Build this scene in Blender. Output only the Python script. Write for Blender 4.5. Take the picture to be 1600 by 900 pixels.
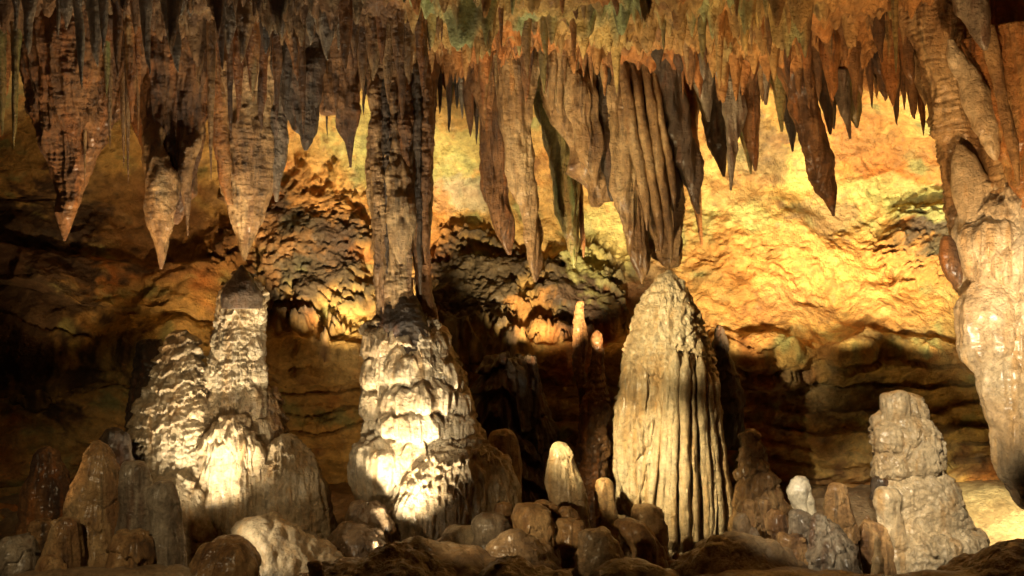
import bpy, math, random
import numpy as np
from mathutils import Vector

# ------------------------------------------------------------------ camera, world, lamps, exposure
for o in list(bpy.data.objects): bpy.data.objects.remove(o)
C = bpy.context.scene.collection
SC = bpy.context.scene
F = 1600*35/36.0
def P(px, py, Y): return ((px-800)/F*Y, Y, (450-py)/F*Y)

cd = bpy.data.cameras.new('camera'); cam = bpy.data.objects.new('camera', cd); C.objects.link(cam)
cd.lens = 35; cd.sensor_width = 36; cd.clip_start = .05; cd.clip_end = 200
cam.rotation_euler = (math.radians(90), 0, 0); SC.camera = cam

w = bpy.data.worlds.new('World'); SC.world = w; w.use_nodes = True
w.node_tree.nodes['Background'].inputs[0].default_value = (.9, .75, .55, 1)
w.node_tree.nodes['Background'].inputs[1].default_value = 0.004

SC.view_settings.view_transform = 'Standard'; SC.view_settings.look = 'None'
SC.view_settings.exposure = 0; SC.view_settings.gamma = 1
try:
    SC.cycles.use_denoising = True; SC.cycles.max_bounces = 5; SC.cycles.diffuse_bounces = 3
    SC.cycles.sample_clamp_indirect = 4
except Exception: pass

def spot(pos, target, watts, cone=60, blend=.6, col=(1, .78, .45), r=.05):
    l = bpy.data.lights.new('flood_and_fill_spot', 'SPOT'); l.energy = watts; l.color = col
    l.spot_size = math.radians(cone); l.spot_blend = blend; l.shadow_soft_size = r
    o = bpy.data.objects.new('flood_and_fill_spot', l); C.objects.link(o); o.location = pos
    o.rotation_euler = (Vector(target)-Vector(pos)).to_track_quat('-Z', 'Y').to_euler(); return o
WARM = (1, .74, .40); YEL = (1, .80, .42); CREAM = (1, .84, .58); AMB = (1, .60, .26)
# lamps for the big formations, low behind the foreground rocks, plus added fill spots
spot(P(322, 885, 8.0), P(345, 360, 8.9), 460, 84, 1, CREAM)
spot((-2.15, 7.2, -1.75), P(350, 600, 9.0), 95, 48, .8, CREAM)  # second spot added to even out the light on the twin peaks
spot(P(612, 884, 8.05), P(640, 340, 9.1), 620, 86, 1, CREAM)
spot((-1.15, 7.2, -1.75), P(650, 590, 9.2), 190, 50, .8, CREAM)  # second spot added to even out the light on the mound
spot(P(305, 845, 7.3), P(450, 850, 8.0), 34, 70, 1, CREAM)
spot((-1.0, 6.3, .1), P(1040, 520, 9.6), 1700, 20, .9, YEL)  # pair of unseen spots added in mid-air, narrow to keep the wall dark
spot((-1.0, 6.3, .1), P(1040, 740, 9.6), 2400, 22, .9, YEL)  # lower one of the added pair
spot((-1.3, 6.8, -1.6), P(980, 230, 9.6), 850, 46, .8, WARM)
spot((-.95, 6.2, -1.2), P(850, 820, 7.8), 130, 44, .9, WARM)
spot((.5, 4.8, .2), P(1265, 790, 7.9), 950, 22, .8, CREAM)  # unseen spot added up front to brighten the white bulb cluster
spot((1.9, 5.3, .5), P(1435, 745, 8.5), 1050, 27, .7, CREAM)  # unseen spot added up front, aimed down so the wall stays dark
# lamps low in front of the back wall, shining up over its ledge
for px, tx, ty, wt, cn, c in [(1500, 1440, 330, 680, 62, YEL), (1350, 1300, 310, 760, 62, YEL), (1225, 1140, 340, 620, 62, WARM), (935, 990, 300, 330, 46, WARM),
                       (845, 850, 340, 560, 58, WARM), (705, 715, 320, 1200, 62, YEL), (520, 550, 330, 850, 58, WARM), (300, 300, 330, 260, 60, AMB), (80, 110, 350, 60, 50, AMB)]:
    Yl = 9.3; spot(((px-800)/F*Yl, Yl, -.82), P(tx, ty, 11.6), wt, cn, .5 if px > 400 else 1, c)
spot(P(1640, 740, 9.3), P(1560, 850, 10.0), 260, 90, .5, (1, .9, .45))
spot(P(500, 800, 9.3), P(490, 650, 10.7), 20, 110, .9, AMB)
# lamps in front of the formations, some of them added as unseen fill
spot((.5, 7.4, -1.7), P(980, 20, 8.6), 360, 62, .8, YEL, .1)
spot((2.9, 5.6, -1.0), P(1560, 130, 7.5), 420, 90, 1, AMB)  # added to brighten the unlit ceiling at the upper right
spot((1.6, 6.4, -1.7), P(1400, 80, 8.8), 300, 60, .8, AMB, .1)
spot((2.0, 4.4, -1.2), P(1640, 500, 7.7), 1350, 33, .7, CREAM, .1)
spot(P(170, 640, 8.2), P(180, 0, 8.7), 210, 110, 1, AMB, .05)
spot(P(430, 640, 8.3), P(400, 0, 8.7), 150, 100, 1, WARM, .05)
spot((-3.3, 7.0, -1.6), P(250, 240, 8.6), 12, 70, .8, AMB, .1)  # weak front fill, added
spot((-3.0, 3.0, 1.0), P(150, 780, 7.2), 330, 45, .8, WARM, .15)
spot((-2.4, 4.5, .2), P(300, 20, 7.8), 16, 80, .8, (1, .90, .74), .15)

# ------------------------------------------------------------------ noise
_rs = np.random.RandomState(7)
_perm = _rs.permutation(512).astype(np.int32); _perm = np.concatenate([_perm, _perm])
_g = _rs.normal(size=(512, 3)).astype(np.float32); _g /= np.linalg.norm(_g, axis=1)[:, None]
def perlin(p):
    """gradient noise, about -1..1; p is (..., 3)"""
    sh = p.shape[:-1]; p = p.reshape(-1, 3).astype(np.float32)
    i = np.floor(p).astype(np.int32); f = p-i; i &= 511
    u = f*f*f*(f*(f*6-15)+10); out = 0
    for dx in (0, 1):
        a = _perm[(i[:, 0]+dx) & 511]; wx = u[:, 0] if dx else 1-u[:, 0]
        for dy in (0, 1):
            b = _perm[(a+i[:, 1]+dy) & 511]; wy = u[:, 1] if dy else 1-u[:, 1]
            for dz in (0, 1):
                g = _g[_perm[(b+i[:, 2]+dz) & 511] & 511]; wz = u[:, 2] if dz else 1-u[:, 2]
                d = g[:, 0]*(f[:, 0]-dx)+g[:, 1]*(f[:, 1]-dy)+g[:, 2]*(f[:, 2]-dz)
                out = out+d*(wx*wy*wz)
    return (out*1.5).reshape(sh)
def N(p, f, seed=0): return perlin(p*np.array(f, np.float32)+seed*17.37)
def fbm(p, f, seed=0, n=3):
    s = 0; a = 1.0; f = np.array(f, float)
    for k in range(n): s = s+a*N(p, f, seed+k*3.1); a *= .5; f = f*2.03
    return s/1.6
def smooth(a, b, x): t = np.clip((x-a)/(b-a), 0, 1); return t*t*(3-2*t)

# ------------------------------------------------------------------ materials
def lin(h): return tuple(((int(h[i:i+2], 16)/255+.055)/1.055)**2.4 if int(h[i:i+2], 16) > 10 else int(h[i:i+2], 16)/255/12.92 for i in (0, 2, 4))
def rock(name, cols, scale=(2, 2, 2), bump=.5, bscale=60, rough=.6, streak=None, vcol=False, fine=18, soot=.7):
    """cols: 3-4 linear colours mixed by noise; streak = colour of vertical mineral streaks"""
    m = bpy.data.materials.new(name); m.use_nodes = True; nt = m.node_tree; n = nt.nodes; L = nt.links
    bs = n['Principled BSDF']; bs.inputs['Roughness'].default_value = rough
    bs.inputs['Coat Weight'].default_value = .3 if not vcol else .05; bs.inputs['Coat Roughness'].default_value = .28; bs.inputs['Specular IOR Level'].default_value = .5; rough -= .10 if not vcol else 0
    geo = n.new('ShaderNodeNewGeometry')
    mp = n.new('ShaderNodeMapping'); mp.inputs['Scale'].default_value = scale; L.new(geo.outputs['Position'], mp.inputs['Vector'])
    def noise(vec, s, d=4, r=.6):
        t = n.new('ShaderNodeTexNoise'); t.inputs['Scale'].default_value = s; t.inputs['Detail'].default_value = d
        t.inputs['Roughness'].default_value = r; L.new(vec, t.inputs['Vector']); return t.outputs['Fac']
    f = noise(mp.outputs['Vector'], 1, 5, .65)
    cr = n.new('ShaderNodeValToRGB'); L.new(f, cr.inputs['Fac'])
    e = cr.color_ramp.elements; k = len(cols)
    while len(e) < k: e.new(.5)
    for i, c in enumerate(cols): e[i].position = .34+.32*i/(k-1); e[i].color = (*c, 1)
    col = cr.outputs['Color']
    if vcol:
        at = n.new('ShaderNodeAttribute'); at.attribute_name = 'mineral'
        mx = n.new('ShaderNodeMix'); mx.data_type = 'RGBA'; mx.inputs['Factor'].default_value = .985
        L.new(col, mx.inputs['A']); L.new(at.outputs['Color'], mx.inputs['B']); col = mx.outputs['Result']
    if streak:
        m2 = n.new('ShaderNodeMapping'); m2.inputs['Scale'].default_value = (9, 9, .9); L.new(geo.outputs['Position'], m2.inputs['Vector'])
        s = noise(m2.outputs['Vector'], 1, 3, .6)
        mr = n.new('ShaderNodeMapRange'); mr.inputs['From Min'].default_value = .52; mr.inputs['From Max'].default_value = .68; mr.inputs['To Max'].default_value = .8
        L.new(s, mr.inputs['Value'])
        mx = n.new('ShaderNodeMix'); mx.data_type = 'RGBA'; L.new(mr.outputs['Result'], mx.inputs['Factor'])
        L.new(col, mx.inputs['A']); mx.inputs['B'].default_value = (*streak, 1); col = mx.outputs['Result']
        m3 = n.new('ShaderNodeMapping'); m3.inputs['Scale'].default_value = (14, 14, 1.1); m3.inputs['Location'].default_value = (7, 3, 1); L.new(geo.outputs['Position'], m3.inputs['Vector'])
        s = noise(m3.outputs['Vector'], 1, 4, .65)
        mr = n.new('ShaderNodeMapRange'); mr.inputs['From Min'].default_value = .54; mr.inputs['From Max'].default_value = .70; mr.inputs['To Max'].default_value = soot
        L.new(s, mr.inputs['Value'])
        mx = n.new('ShaderNodeMix'); mx.data_type = 'RGBA'; L.new(mr.outputs['Result'], mx.inputs['Factor'])
        L.new(col, mx.inputs['A']); mx.inputs['B'].default_value = (.03, .022, .014, 1); col = mx.outputs['Result']
    # fine mottling
    g = noise(geo.outputs['Position'], fine, 6, .7)
    mr = n.new('ShaderNodeMapRange'); mr.inputs['From Min'].default_value = .3; mr.inputs['From Max'].default_value = .7
    mr.inputs['To Min'].default_value = .55; mr.inputs['To Max'].default_value = 1.35; L.new(g, mr.inputs['Value'])
    vm = n.new('ShaderNodeVectorMath'); vm.operation = 'SCALE'; L.new(col, vm.inputs[0]); L.new(mr.outputs['Result'], vm.inputs['Scale'])
    L.new(vm.outputs['Vector'], bs.inputs['Base Color'])
    rg = n.new('ShaderNodeMapRange'); rg.inputs['To Min'].default_value = rough-.2; rg.inputs['To Max'].default_value = rough+.2
    L.new(g, rg.inputs['Value']); L.new(rg.outputs['Result'], bs.inputs['Roughness'])
    h0 = noise(geo.outputs['Position'], bscale*.42, 4, .6); h = noise(geo.outputs['Position'], bscale, 6, .72)
    b0 = n.new('ShaderNodeBump'); b0.inputs['Strength'].default_value = min(1, bump*1.5); b0.inputs['Distance'].default_value = .05; L.new(h0, b0.inputs['Height'])
    b = n.new('ShaderNodeBump'); b.inputs['Strength'].default_value = min(1, bump*1.6); b.inputs['Distance'].default_value = .03; L.new(h, b.inputs['Height'])
    L.new(b0.outputs['Normal'], b.inputs['Normal']); L.new(b.outputs['Normal'], bs.inputs['Normal'])
    return m
M = {}
M['cream'] = rock('cream_flowstone', [(.36, .24, .12), (.55, .42, .25), (.66, .54, .36)], (1.5, 1.5, 1.5), .5, 60, .5, streak=(.46, .27, .10), soot=.35)
M['white'] = rock('white_calcite', [(.50, .42, .28), (.64, .56, .41), (.74, .68, .54)], (3, 3, 3), .3, 70, .45)
M['tan'] = rock('tan_dripstone', [(.13, .06, .02), (.40, .23, .09), (.60, .41, .20)], (3, 3, 1), .5, 70, .6, streak=(.20, .09, .03))
M['brown'] = rock('brown_dripstone', [(.07, .03, .012), (.24, .11, .035), (.40, .19, .06)], (3, 3, 1), .6, 60, .65, streak=(.42, .15, .03))
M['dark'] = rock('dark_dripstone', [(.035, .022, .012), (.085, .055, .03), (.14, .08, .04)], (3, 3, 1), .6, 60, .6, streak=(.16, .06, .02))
M['grey'] = rock('grey_calcite', [(.12, .085, .055), (.28, .22, .15), (.44, .37, .27)], (6, 6, 1.2), .5, 60, .55, streak=(.16, .08, .04))
M['rust'] = rock('rust_dripstone', [(.22, .07, .015), (.48, .19, .045), (.55, .30, .10)], (4, 4, 1), .6, 60, .6, streak=(.40, .30, .12))
M['green'] = rock('algae_green_dripstone', [(.12, .08, .03), (.28, .22, .07), (.40, .22, .07)], (6, 6, 1), .5, 60, .6, streak=(.18, .24, .07))
M['mud'] = rock('muddy_flowstone', [(.16, .09, .04), (.32, .21, .11), (.44, .32, .18)], (1.6, 1.6, 1.6), .6, 50, .5)
M['wall'] = rock('stained_limestone', [(.26, .12, .035), (.50, .27, .09), (.60, .40, .16)], (1.2, 1.2, 1.2), .9, 26, .75, vcol=True, fine=9)
M['ceil'] = rock('rough_ceiling_limestone', [(.16, .05, .012), (.42, .19, .05), (.50, .36, .13)], (1.5, 1.5, 1.5), .9, 30, .75, vcol=True, fine=12)

# ------------------------------------------------------------------ mesh helpers
def link(name, verts, quads, mat, parent=None, col=None):
    me = bpy.data.meshes.new(name); nv = len(verts); nf = len(quads)
    me.vertices.add(nv); me.vertices.foreach_set('co', verts.astype(np.float32).ravel())
    me.loops.add(nf*4); me.loops.foreach_set('vertex_index', quads.astype(np.int32).ravel())
    me.polygons.add(nf); me.polygons.foreach_set('loop_start', np.arange(0, nf*4, 4, dtype=np.int32))
    try: me.polygons.foreach_set('loop_total', np.full(nf, 4, np.int32))
    except Exception: pass
    me.polygons.foreach_set('use_smooth', np.ones(nf, bool))
    me.update(calc_edges=True); me.validate()
    if col is not None:
        a = me.color_attributes.new('mineral', 'FLOAT_COLOR', 'POINT')  # rock colours; those of the ceiling include painted shade
        a.data.foreach_set('color', np.concatenate([col, np.ones((len(col), 1))], 1).astype(np.float32).ravel())
    me.materials.append(mat)
    o = bpy.data.objects.new(name, me); C.objects.link(o)
    if parent is not None: o.parent = parent
    return o
def tag(o, label, cat, group=None):
    o['label'] = label; o['category'] = cat
    if group: o['group'] = group
    return o
def thing(name, label, cat, group=None):
    o = bpy.data.objects.new(name, None); C.objects.link(o); o.empty_display_size = .1
    return tag(o, label, cat, group)
def pchip(x, y, q):
    x = np.array(x, float); y = np.array(y, float); h = np.diff(x); d = np.diff(y)/h
    m = np.zeros_like(x); m[0] = d[0]; m[-1] = d[-1]
    for i in range(1, len(x)-1):
        m[i] = 0 if d[i-1]*d[i] <= 0 else 2*d[i-1]*d[i]/(d[i-1]+d[i])
    k = np.clip(np.searchsorted(x, q)-1, 0, len(x)-2); t = (q-x[k])/h[k]
    return (y[k]*(2*t**3-3*t**2+1)+h[k]*m[k]*(t**3-2*t*t+t)+y[k+1]*(-2*t**3+3*t*t)+h[k]*m[k+1]*(t**3-t*t))
SEED = [0]
def form(name, rows, Y, mat, parent=None, thick=.9, dome=False, tip=False, res=1.0, lean=0, st=None):
    """rows = (py, left px, right px[, dY]) at depth Y; a swept, closed body of elliptical section, displaced along its normal"""
    SEED[0] += 1; sd = SEED[0]; st = st or {}
    rows = sorted(rows); py = [r[0] for r in rows]
    hw = np.array([(r[2]-r[1])/2 for r in rows], float); cx = [(r[2]+r[1])/2 for r in rows]
    dy = [r[3] if len(r) > 3 else 0 for r in rows]
    ex = 2.0 if (dome or tip) else 1.0
    T = np.linspace(py[0], py[-1], 600); H = np.maximum(pchip(py, hw**ex, T), .02)**(1/ex)
    s = np.concatenate([[0], np.cumsum(np.hypot(np.diff(T), np.diff(H)))])
    nz = int(max(12, s[-1]/2.2*res)); q = np.interp(np.linspace(0, s[-1], nz), s, T)
    HW = np.interp(q, T, H)/F*Y; CX = (pchip(py, cx, q)-800)/F*Y; Z = (450-q)/F*Y; DY = pchip(py, dy, q)+lean*(q-py[0])/(py[-1]-py[0])
    na = int(min(560, max(14, hw.max()*3.6*res)))
    u = np.arange(na)/na*2*np.pi; th = u+.45*np.sin(u)   # denser on the camera side (u = pi)
    th = th+np.pi/2
    X_ = CX[:, None]+HW[:, None]*np.cos(th)[None]; Y_ = Y+DY[:, None]+HW[:, None]*thick*np.sin(th)[None]
    V = np.stack([X_, Y_, np.repeat(Z[:, None], na, 1)], -1)
    dth = np.roll(V, -1, 1)-np.roll(V, 1, 1); dz = np.gradient(V, axis=0)
    nr = np.cross(dth, dz); nr /= np.linalg.norm(nr, axis=-1)[..., None]+1e-9
    out = np.stack([np.cos(th), np.sin(th), 0*th], -1)[None]
    if (nr*out).sum(-1).mean() < 0: nr = -nr
    D = 0; lim = np.minimum(1, HW/.085)[:, None]
    Pn = V+.0
    if 'warp' in st:                                   # big lazy bends of the outline
        f, a = st['warp']; V[..., 0] += a*N(Pn*[0, 0, 1], (f, f, f), sd)
    if 'lump' in st: f, a = st['lump']; D = D+a*fbm(Pn, (f, f, f*.8), sd)
    if 'tier' in st:
        Ht, a, dr = st['tier']
        ph = Pn[..., 2]/Ht+1.1*N(Pn, (1.6, 1.6, .9), sd+5)+dr*np.abs(N(Pn, (13, 13, 1.5), sd+6))+.12*N(Pn, (30, 30, 3), sd+61)
        ph = ph+.9*N(Pn, (3.2, 3.2, 1.6), sd+62)
        k = np.floor(ph); fr = ph-k
        rnd = .55+.45*np.sin(k*12.9+sd)
        prof = np.power(np.clip(1-fr, 0, 1), .7)*smooth(0, .06, fr)
        Qk = Pn+(k*3.71)[..., None]*[1, 1, 0]
        D = D+a*rnd*prof+a*.62*(-np.abs(N(Qk, (14, 14, 1.1), sd+7)))*np.clip(1.3-fr*1.2, 0, 1)-a*.2*np.abs(N(Qk, (33, 33, 2.5), sd+71))
    if 'tier2' in st:
        Ht, a, dr = st['tier2']
        ph = Pn[..., 2]/Ht+1.3*N(Pn, (4, 4, 2), sd+15)+dr*np.abs(N(Pn, (22, 22, 3), sd+16)); fr = ph-np.floor(ph)
        D = D+a*np.power(1-fr, .7)*smooth(0, .1, fr)*(.6+.6*N(Pn, (3, 3, 3), sd+18))
    if 'flute' in st:
        for f, a, zs in (st['flute'] if isinstance(st['flute'], list) else [st['flute']]):
            Q = Pn.copy(); Q[..., 0] += .05*N(Pn, (2, 2, 1.5), sd+8)
            D = D+a*(.35-np.abs(N(Q, (f, f, f*zs), sd+9)))*2
    if 'nod' in st: f, a, zs = st['nod']; D = D+a*(np.abs(N(Pn, (f, f, f*zs), sd+10))-.3)*2+a*.5*(np.abs(N(Pn, (f*2.1, f*2.1, f*2.1*zs), sd+11))-.3)
    if 'rip' in st: f, a = st['rip']; D = D+a*(.4-np.abs(N(Pn+.02*N(Pn, (5, 5, 5), sd)[..., None], (f*.22, f*.22, f), sd+12)))*2
    D = D+.006*fbm(Pn, (14, 14, 14), sd+13, 2)
    if 'mask' in st: D = D*st['mask'](Pn)
    V = V+nr*(D*lim)[..., None]
    i = np.arange(nz-1)[:, None]*na; j = np.arange(na)[None]; jn = (j+1) % na
    Q = np.stack([i+j, i+na+j, i+na+jn, i+jn], -1).reshape(-1, 4)
    vt = V.reshape(-1, 3)
    c0 = V[0].mean(0); c1 = V[-1].mean(0); n0 = len(vt); vt = np.vstack([vt, c0, c1])
    e = np.arange(0, na-1, 2)
    cap0 = np.stack([np.full_like(e, n0), e, e+1, (e+2) % na], -1); b = (nz-1)*na
    cap1 = np.stack([np.full_like(e, n0+1), b+(e+2) % na, b+e+1, b+e], -1)
    ok0 = cap0[:, 1] != cap0[:, 3]; cap0 = cap0[ok0]; cap1 = cap1[ok0]
    Q = np.vstack([Q, cap0, cap1])
    return link(name, vt, Q, M[mat], parent)

def lobes(parent, name, body, Y, thick, items, mat, st, lt=.72, off=.09):
    """small drip-hemmed caps seated on the front of a body; items = (top, centre px, half px, bottom)"""
    body = sorted(body)
    for (y0, cx, hw, y1) in items:
        ym = (y0+y1)/2; L = np.interp(ym, [r[0] for r in body], [r[1] for r in body]); Rr = np.interp(ym, [r[0] for r in body], [r[2] for r in body])
        h = (Rr-L)/2; sx = min(.97, abs(cx-(L+Rr)/2)/h); Yl = Y-thick*h/F*Y*math.sqrt(1-sx*sx)+off
        H = y1-y0
        form(name, [(y0, cx-3, cx+3, .10), (y0+.10*H, cx-hw*.62, cx+hw*.6, .06), (y0+.3*H, cx-hw*.88, cx+hw*.9, .02), (y0+.72*H, cx-hw, cx+hw, 0), (y1-.04*H, cx-hw*.9, cx+hw*.92, .03), (y1+6, cx-hw*.55, cx+hw*.55, .12)],
             Yl, mat, parent, lt, dome=True, tip=True, res=1.2, st=st)
LOBE = dict(flute=[(8, .040, .04), (18, .016, .06)], lump=(3, .03), nod=(13, .006, .5), rip=(30, .003))
# displacement recipes
TIER0 = dict(tier=(.26, .085, .34), tier2=(.075, .016, .5), lump=(2.2, .05), rip=(30, .003))
TIERF = dict(tier=(.15, .085, .7), tier2=(.05, .03, .8), nod=(8, .014, .7), lump=(2.5, .05), rip=(34, .004))
BIGT = dict(tier=(.42, .16, .55), flute=(10, .026, .1), tier2=(.08, .016, .6), lump=(2, .05))
DRAPE = dict(flute=[(5.5, .042, .03), (15, .010, .06)], lump=(2, .03), rip=(26, .004))
STAL = dict(flute=[(5, .035, .06), (12, .022, .08), (26, .008, .12)], lump=(2.5, .07), rip=(30, .004), nod=(10, .014, .3), warp=(1.6, .03))
STALS = dict(flute=[(9, .022, .08), (22, .010, .1)], lump=(4, .035), rip=(42, .005), warp=(2.2, .025))
KNOB = dict(lump=(3, .085), tier=(.22, .03, .5), nod=(7, .018, .6), flute=(11, .008, .15), rip=(26, .005))
ROCK = dict(lump=(2.2, .09), nod=(6, .018, 1))
SHEL = dict(tier2=(.07, .036, .9), lump=(2.2, .06), rip=(40, .004), nod=(9, .022, .7))

# ------------------------------------------------------------------ the setting: wall, ceiling, floor
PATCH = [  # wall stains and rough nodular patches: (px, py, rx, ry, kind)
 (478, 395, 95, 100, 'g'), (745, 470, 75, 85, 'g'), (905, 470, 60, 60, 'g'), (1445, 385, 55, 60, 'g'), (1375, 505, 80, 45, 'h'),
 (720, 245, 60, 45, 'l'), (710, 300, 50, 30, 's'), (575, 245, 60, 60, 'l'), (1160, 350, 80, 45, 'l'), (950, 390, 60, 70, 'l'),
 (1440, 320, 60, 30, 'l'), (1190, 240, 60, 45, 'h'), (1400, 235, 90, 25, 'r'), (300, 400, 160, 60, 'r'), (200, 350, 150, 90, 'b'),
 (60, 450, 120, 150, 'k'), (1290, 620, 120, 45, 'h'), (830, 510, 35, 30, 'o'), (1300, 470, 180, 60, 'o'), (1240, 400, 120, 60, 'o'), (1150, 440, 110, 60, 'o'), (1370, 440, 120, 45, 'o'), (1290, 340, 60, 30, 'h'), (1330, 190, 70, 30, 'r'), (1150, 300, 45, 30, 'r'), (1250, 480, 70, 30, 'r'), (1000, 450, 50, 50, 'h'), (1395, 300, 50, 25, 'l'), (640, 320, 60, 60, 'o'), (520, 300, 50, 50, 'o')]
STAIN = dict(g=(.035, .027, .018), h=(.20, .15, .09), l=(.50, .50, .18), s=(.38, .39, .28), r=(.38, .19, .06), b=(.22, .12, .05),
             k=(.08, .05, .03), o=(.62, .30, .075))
def project(Pn): return 800+Pn[..., 0]/Pn[..., 1]*F, 450-Pn[..., 2]/Pn[..., 1]*F
def stains_and_shade(Pn, base, ceiling=False):
    px, py = project(Pn); sh = px.shape; c = np.ones(sh+(3,))*base
    n1 = fbm(Pn, (1.1, 1.1, 1.1), 31, 4)[..., None]; n2 = fbm(Pn, (2.6, 2.6, 2.6), 41, 4)[..., None]; n3 = fbm(Pn, (5, 5, 5), 51, 3)[..., None]; n4 = fbm(Pn, (13, 13, 13), 57, 3)[..., None]
    c = c+(np.array((.68, .47, .15))-c)*smooth(.0, .5, n1)
    c = c+(np.array((.50, .17, .03))-c)*smooth(.0, .4, -n1)*.9
    c = c+(np.array((.30, .33, .13))-c)*smooth(.12, .45, n2)*.8
    c = c+(np.array((.20, .08, .025))-c)*smooth(.18, .5, -n2)*.8
    c = c+(np.array((.74, .60, .32))-c)*smooth(.3, .7, n3)*.4
    c = c+(np.array((.14, .05, .015))-c)*smooth(.35, .6, n4)*smooth(-.3, .3, n1)*.8
    R = np.zeros(sh)
    if ceiling:
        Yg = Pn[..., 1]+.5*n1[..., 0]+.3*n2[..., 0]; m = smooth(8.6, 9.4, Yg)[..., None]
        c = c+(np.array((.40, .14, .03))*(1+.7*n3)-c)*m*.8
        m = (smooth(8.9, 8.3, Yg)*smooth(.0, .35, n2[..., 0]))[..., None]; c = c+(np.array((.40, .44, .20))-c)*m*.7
        m = (smooth(-.7, -1.1, Pn[..., 0]+.3*n2[..., 0]))[..., None]; c = c+(np.array((.12, .06, .025))*(1+.6*n3)-c)*m*.9  # left ceiling coloured dark where little lamp light reaches
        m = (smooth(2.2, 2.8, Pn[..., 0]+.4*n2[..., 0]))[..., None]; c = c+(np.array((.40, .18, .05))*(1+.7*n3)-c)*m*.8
        m = smooth(.12, .4, n3)*smooth(-.3, .2, n2); c = c+(np.array((.06, .025, .01))-c)*m*.7  # dark blotches in the colour stand in for unlit hollows
    if not ceiling:
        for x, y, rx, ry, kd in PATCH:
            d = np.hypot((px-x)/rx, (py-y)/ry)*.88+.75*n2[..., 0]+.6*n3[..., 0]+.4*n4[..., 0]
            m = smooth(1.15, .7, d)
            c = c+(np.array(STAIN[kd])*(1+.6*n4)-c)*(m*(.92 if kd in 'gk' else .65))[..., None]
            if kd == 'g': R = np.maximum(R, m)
    return np.clip(c, .01, .85), R

# profile of the back wall from floor to ceiling, (Y, z)
WP = [(9.9, -3.0), (10.6, -2.5), (10.9, -2.2), (10.8, -1.6), (10.85, -1.05), (10.7, -.86), (10.66, -.74), (10.8, -.62), (11.1, -.5),
      (11.35, -.2), (11.65, .4), (11.8, 1.0), (11.65, 1.55), (11.3, 1.95), (10.7, 2.22), (9.8, 2.4)]
def sheet(name, prof, x0, x1, nx, nv, mat, disp, base, ceiling=False):
    pr = np.array(prof, float); s = np.concatenate([[0], np.cumsum(np.hypot(*np.diff(pr, axis=0).T))])
    q = s[-1]*np.linspace(0, 1, nv)**(1.6 if ceiling else 1); yy = pchip(s, pr[:, 0], q); zz = pchip(s, pr[:, 1], q)
    ty = np.gradient(yy); tz = np.gradient(zz); L = np.hypot(ty, tz); ny = -tz/L; nz_ = ty/L
    X = np.linspace(x0, x1, nx)
    Pn = np.stack(np.broadcast_arrays(X[None], yy[:, None], zz[:, None]), -1).astype(float)
    nr = np.stack(np.broadcast_arrays(np.zeros(nx)[None], ny[:, None], nz_[:, None]), -1)
    c, R = stains_and_shade(Pn, np.array(base), ceiling)
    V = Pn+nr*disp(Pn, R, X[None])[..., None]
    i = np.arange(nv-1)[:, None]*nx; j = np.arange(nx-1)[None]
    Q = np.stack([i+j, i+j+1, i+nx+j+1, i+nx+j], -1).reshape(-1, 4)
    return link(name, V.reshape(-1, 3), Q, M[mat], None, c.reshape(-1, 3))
def wall_disp(Pn, R, X):
    z = Pn[..., 2]
    d = .30*fbm(Pn, (.55, .5, .7), 3, 2)+.20*fbm(Pn, (1.7, 1.5, 1.7), 13, 3)+.035*fbm(Pn, (6, 6, 6), 23, 3)
    rg = .2+1.7*np.clip(N(Pn, (1.3, 1.3, 1.3), 73)+.25, 0, 1)
    Wp = Pn+.12*np.stack([N(Pn, (4, 4, 4), 75), N(Pn, (4, 4, 4), 76), N(Pn, (4, 4, 4), 77)], -1)
    d = d+rg*(-.06*np.abs(N(Wp, (3.2, 3.2, 3.2), 71))-.03*np.abs(N(Wp, (8, 8, 8), 72))+.016*N(Wp, (18, 18, 18), 74)+.012*N(Pn, (33, 33, 33), 78))
    # bedded strata on the lower wall
    ph = z/.21+.9*N(Pn, (.7, .7, .7), 61)+.35*N(Pn, (3, 3, 2), 62); fr = ph-np.floor(ph)
    lo = smooth(-.35, -.75, z)
    d = d+lo*(.15*np.power(fr, .6)*(.5+.9*np.abs(N(Pn, (.8, .8, 2.5), 63)))+.05*fbm(Pn, (5, 5, 9), 64, 3))
    # the ledge lip comes and goes
    d = d+.14*N(Pn*[1, 0, 0], (1.6, 1, 1), 66)*np.exp(-((z+.75)/.22)**2)
    d = d+R*(.20+.06*(np.abs(N(Pn, (9, 9, 9), 67))+np.abs(N(Pn, (19, 19, 19), 68))*.7))
    # dripstone fringes on the dark left wall
    lf = smooth(-3.0, -3.6, X)*smooth(-.75, -.4, z)*smooth(.3, .1, z)
    d = d+lf*(.25+.16*(.4-np.abs(N(Pn, (3.2, 3.2, .25), 69))))
    d = d+.7*smooth(-3.4, -6.5, X)+.9*smooth(3.9, 6.5, X)*smooth(0, 1, z)
    return d
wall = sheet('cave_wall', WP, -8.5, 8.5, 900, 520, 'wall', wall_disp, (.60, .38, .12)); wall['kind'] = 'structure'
CP = [(10.9, 2.22), (10.3, 2.22), (9.6, 2.22), (8.8, 2.26), (7.8, 2.30), (6.8, 2.42), (5.5, 2.7), (3.5, 3.1), (.5, 3.2), (-2.5, 3.0)]
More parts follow.
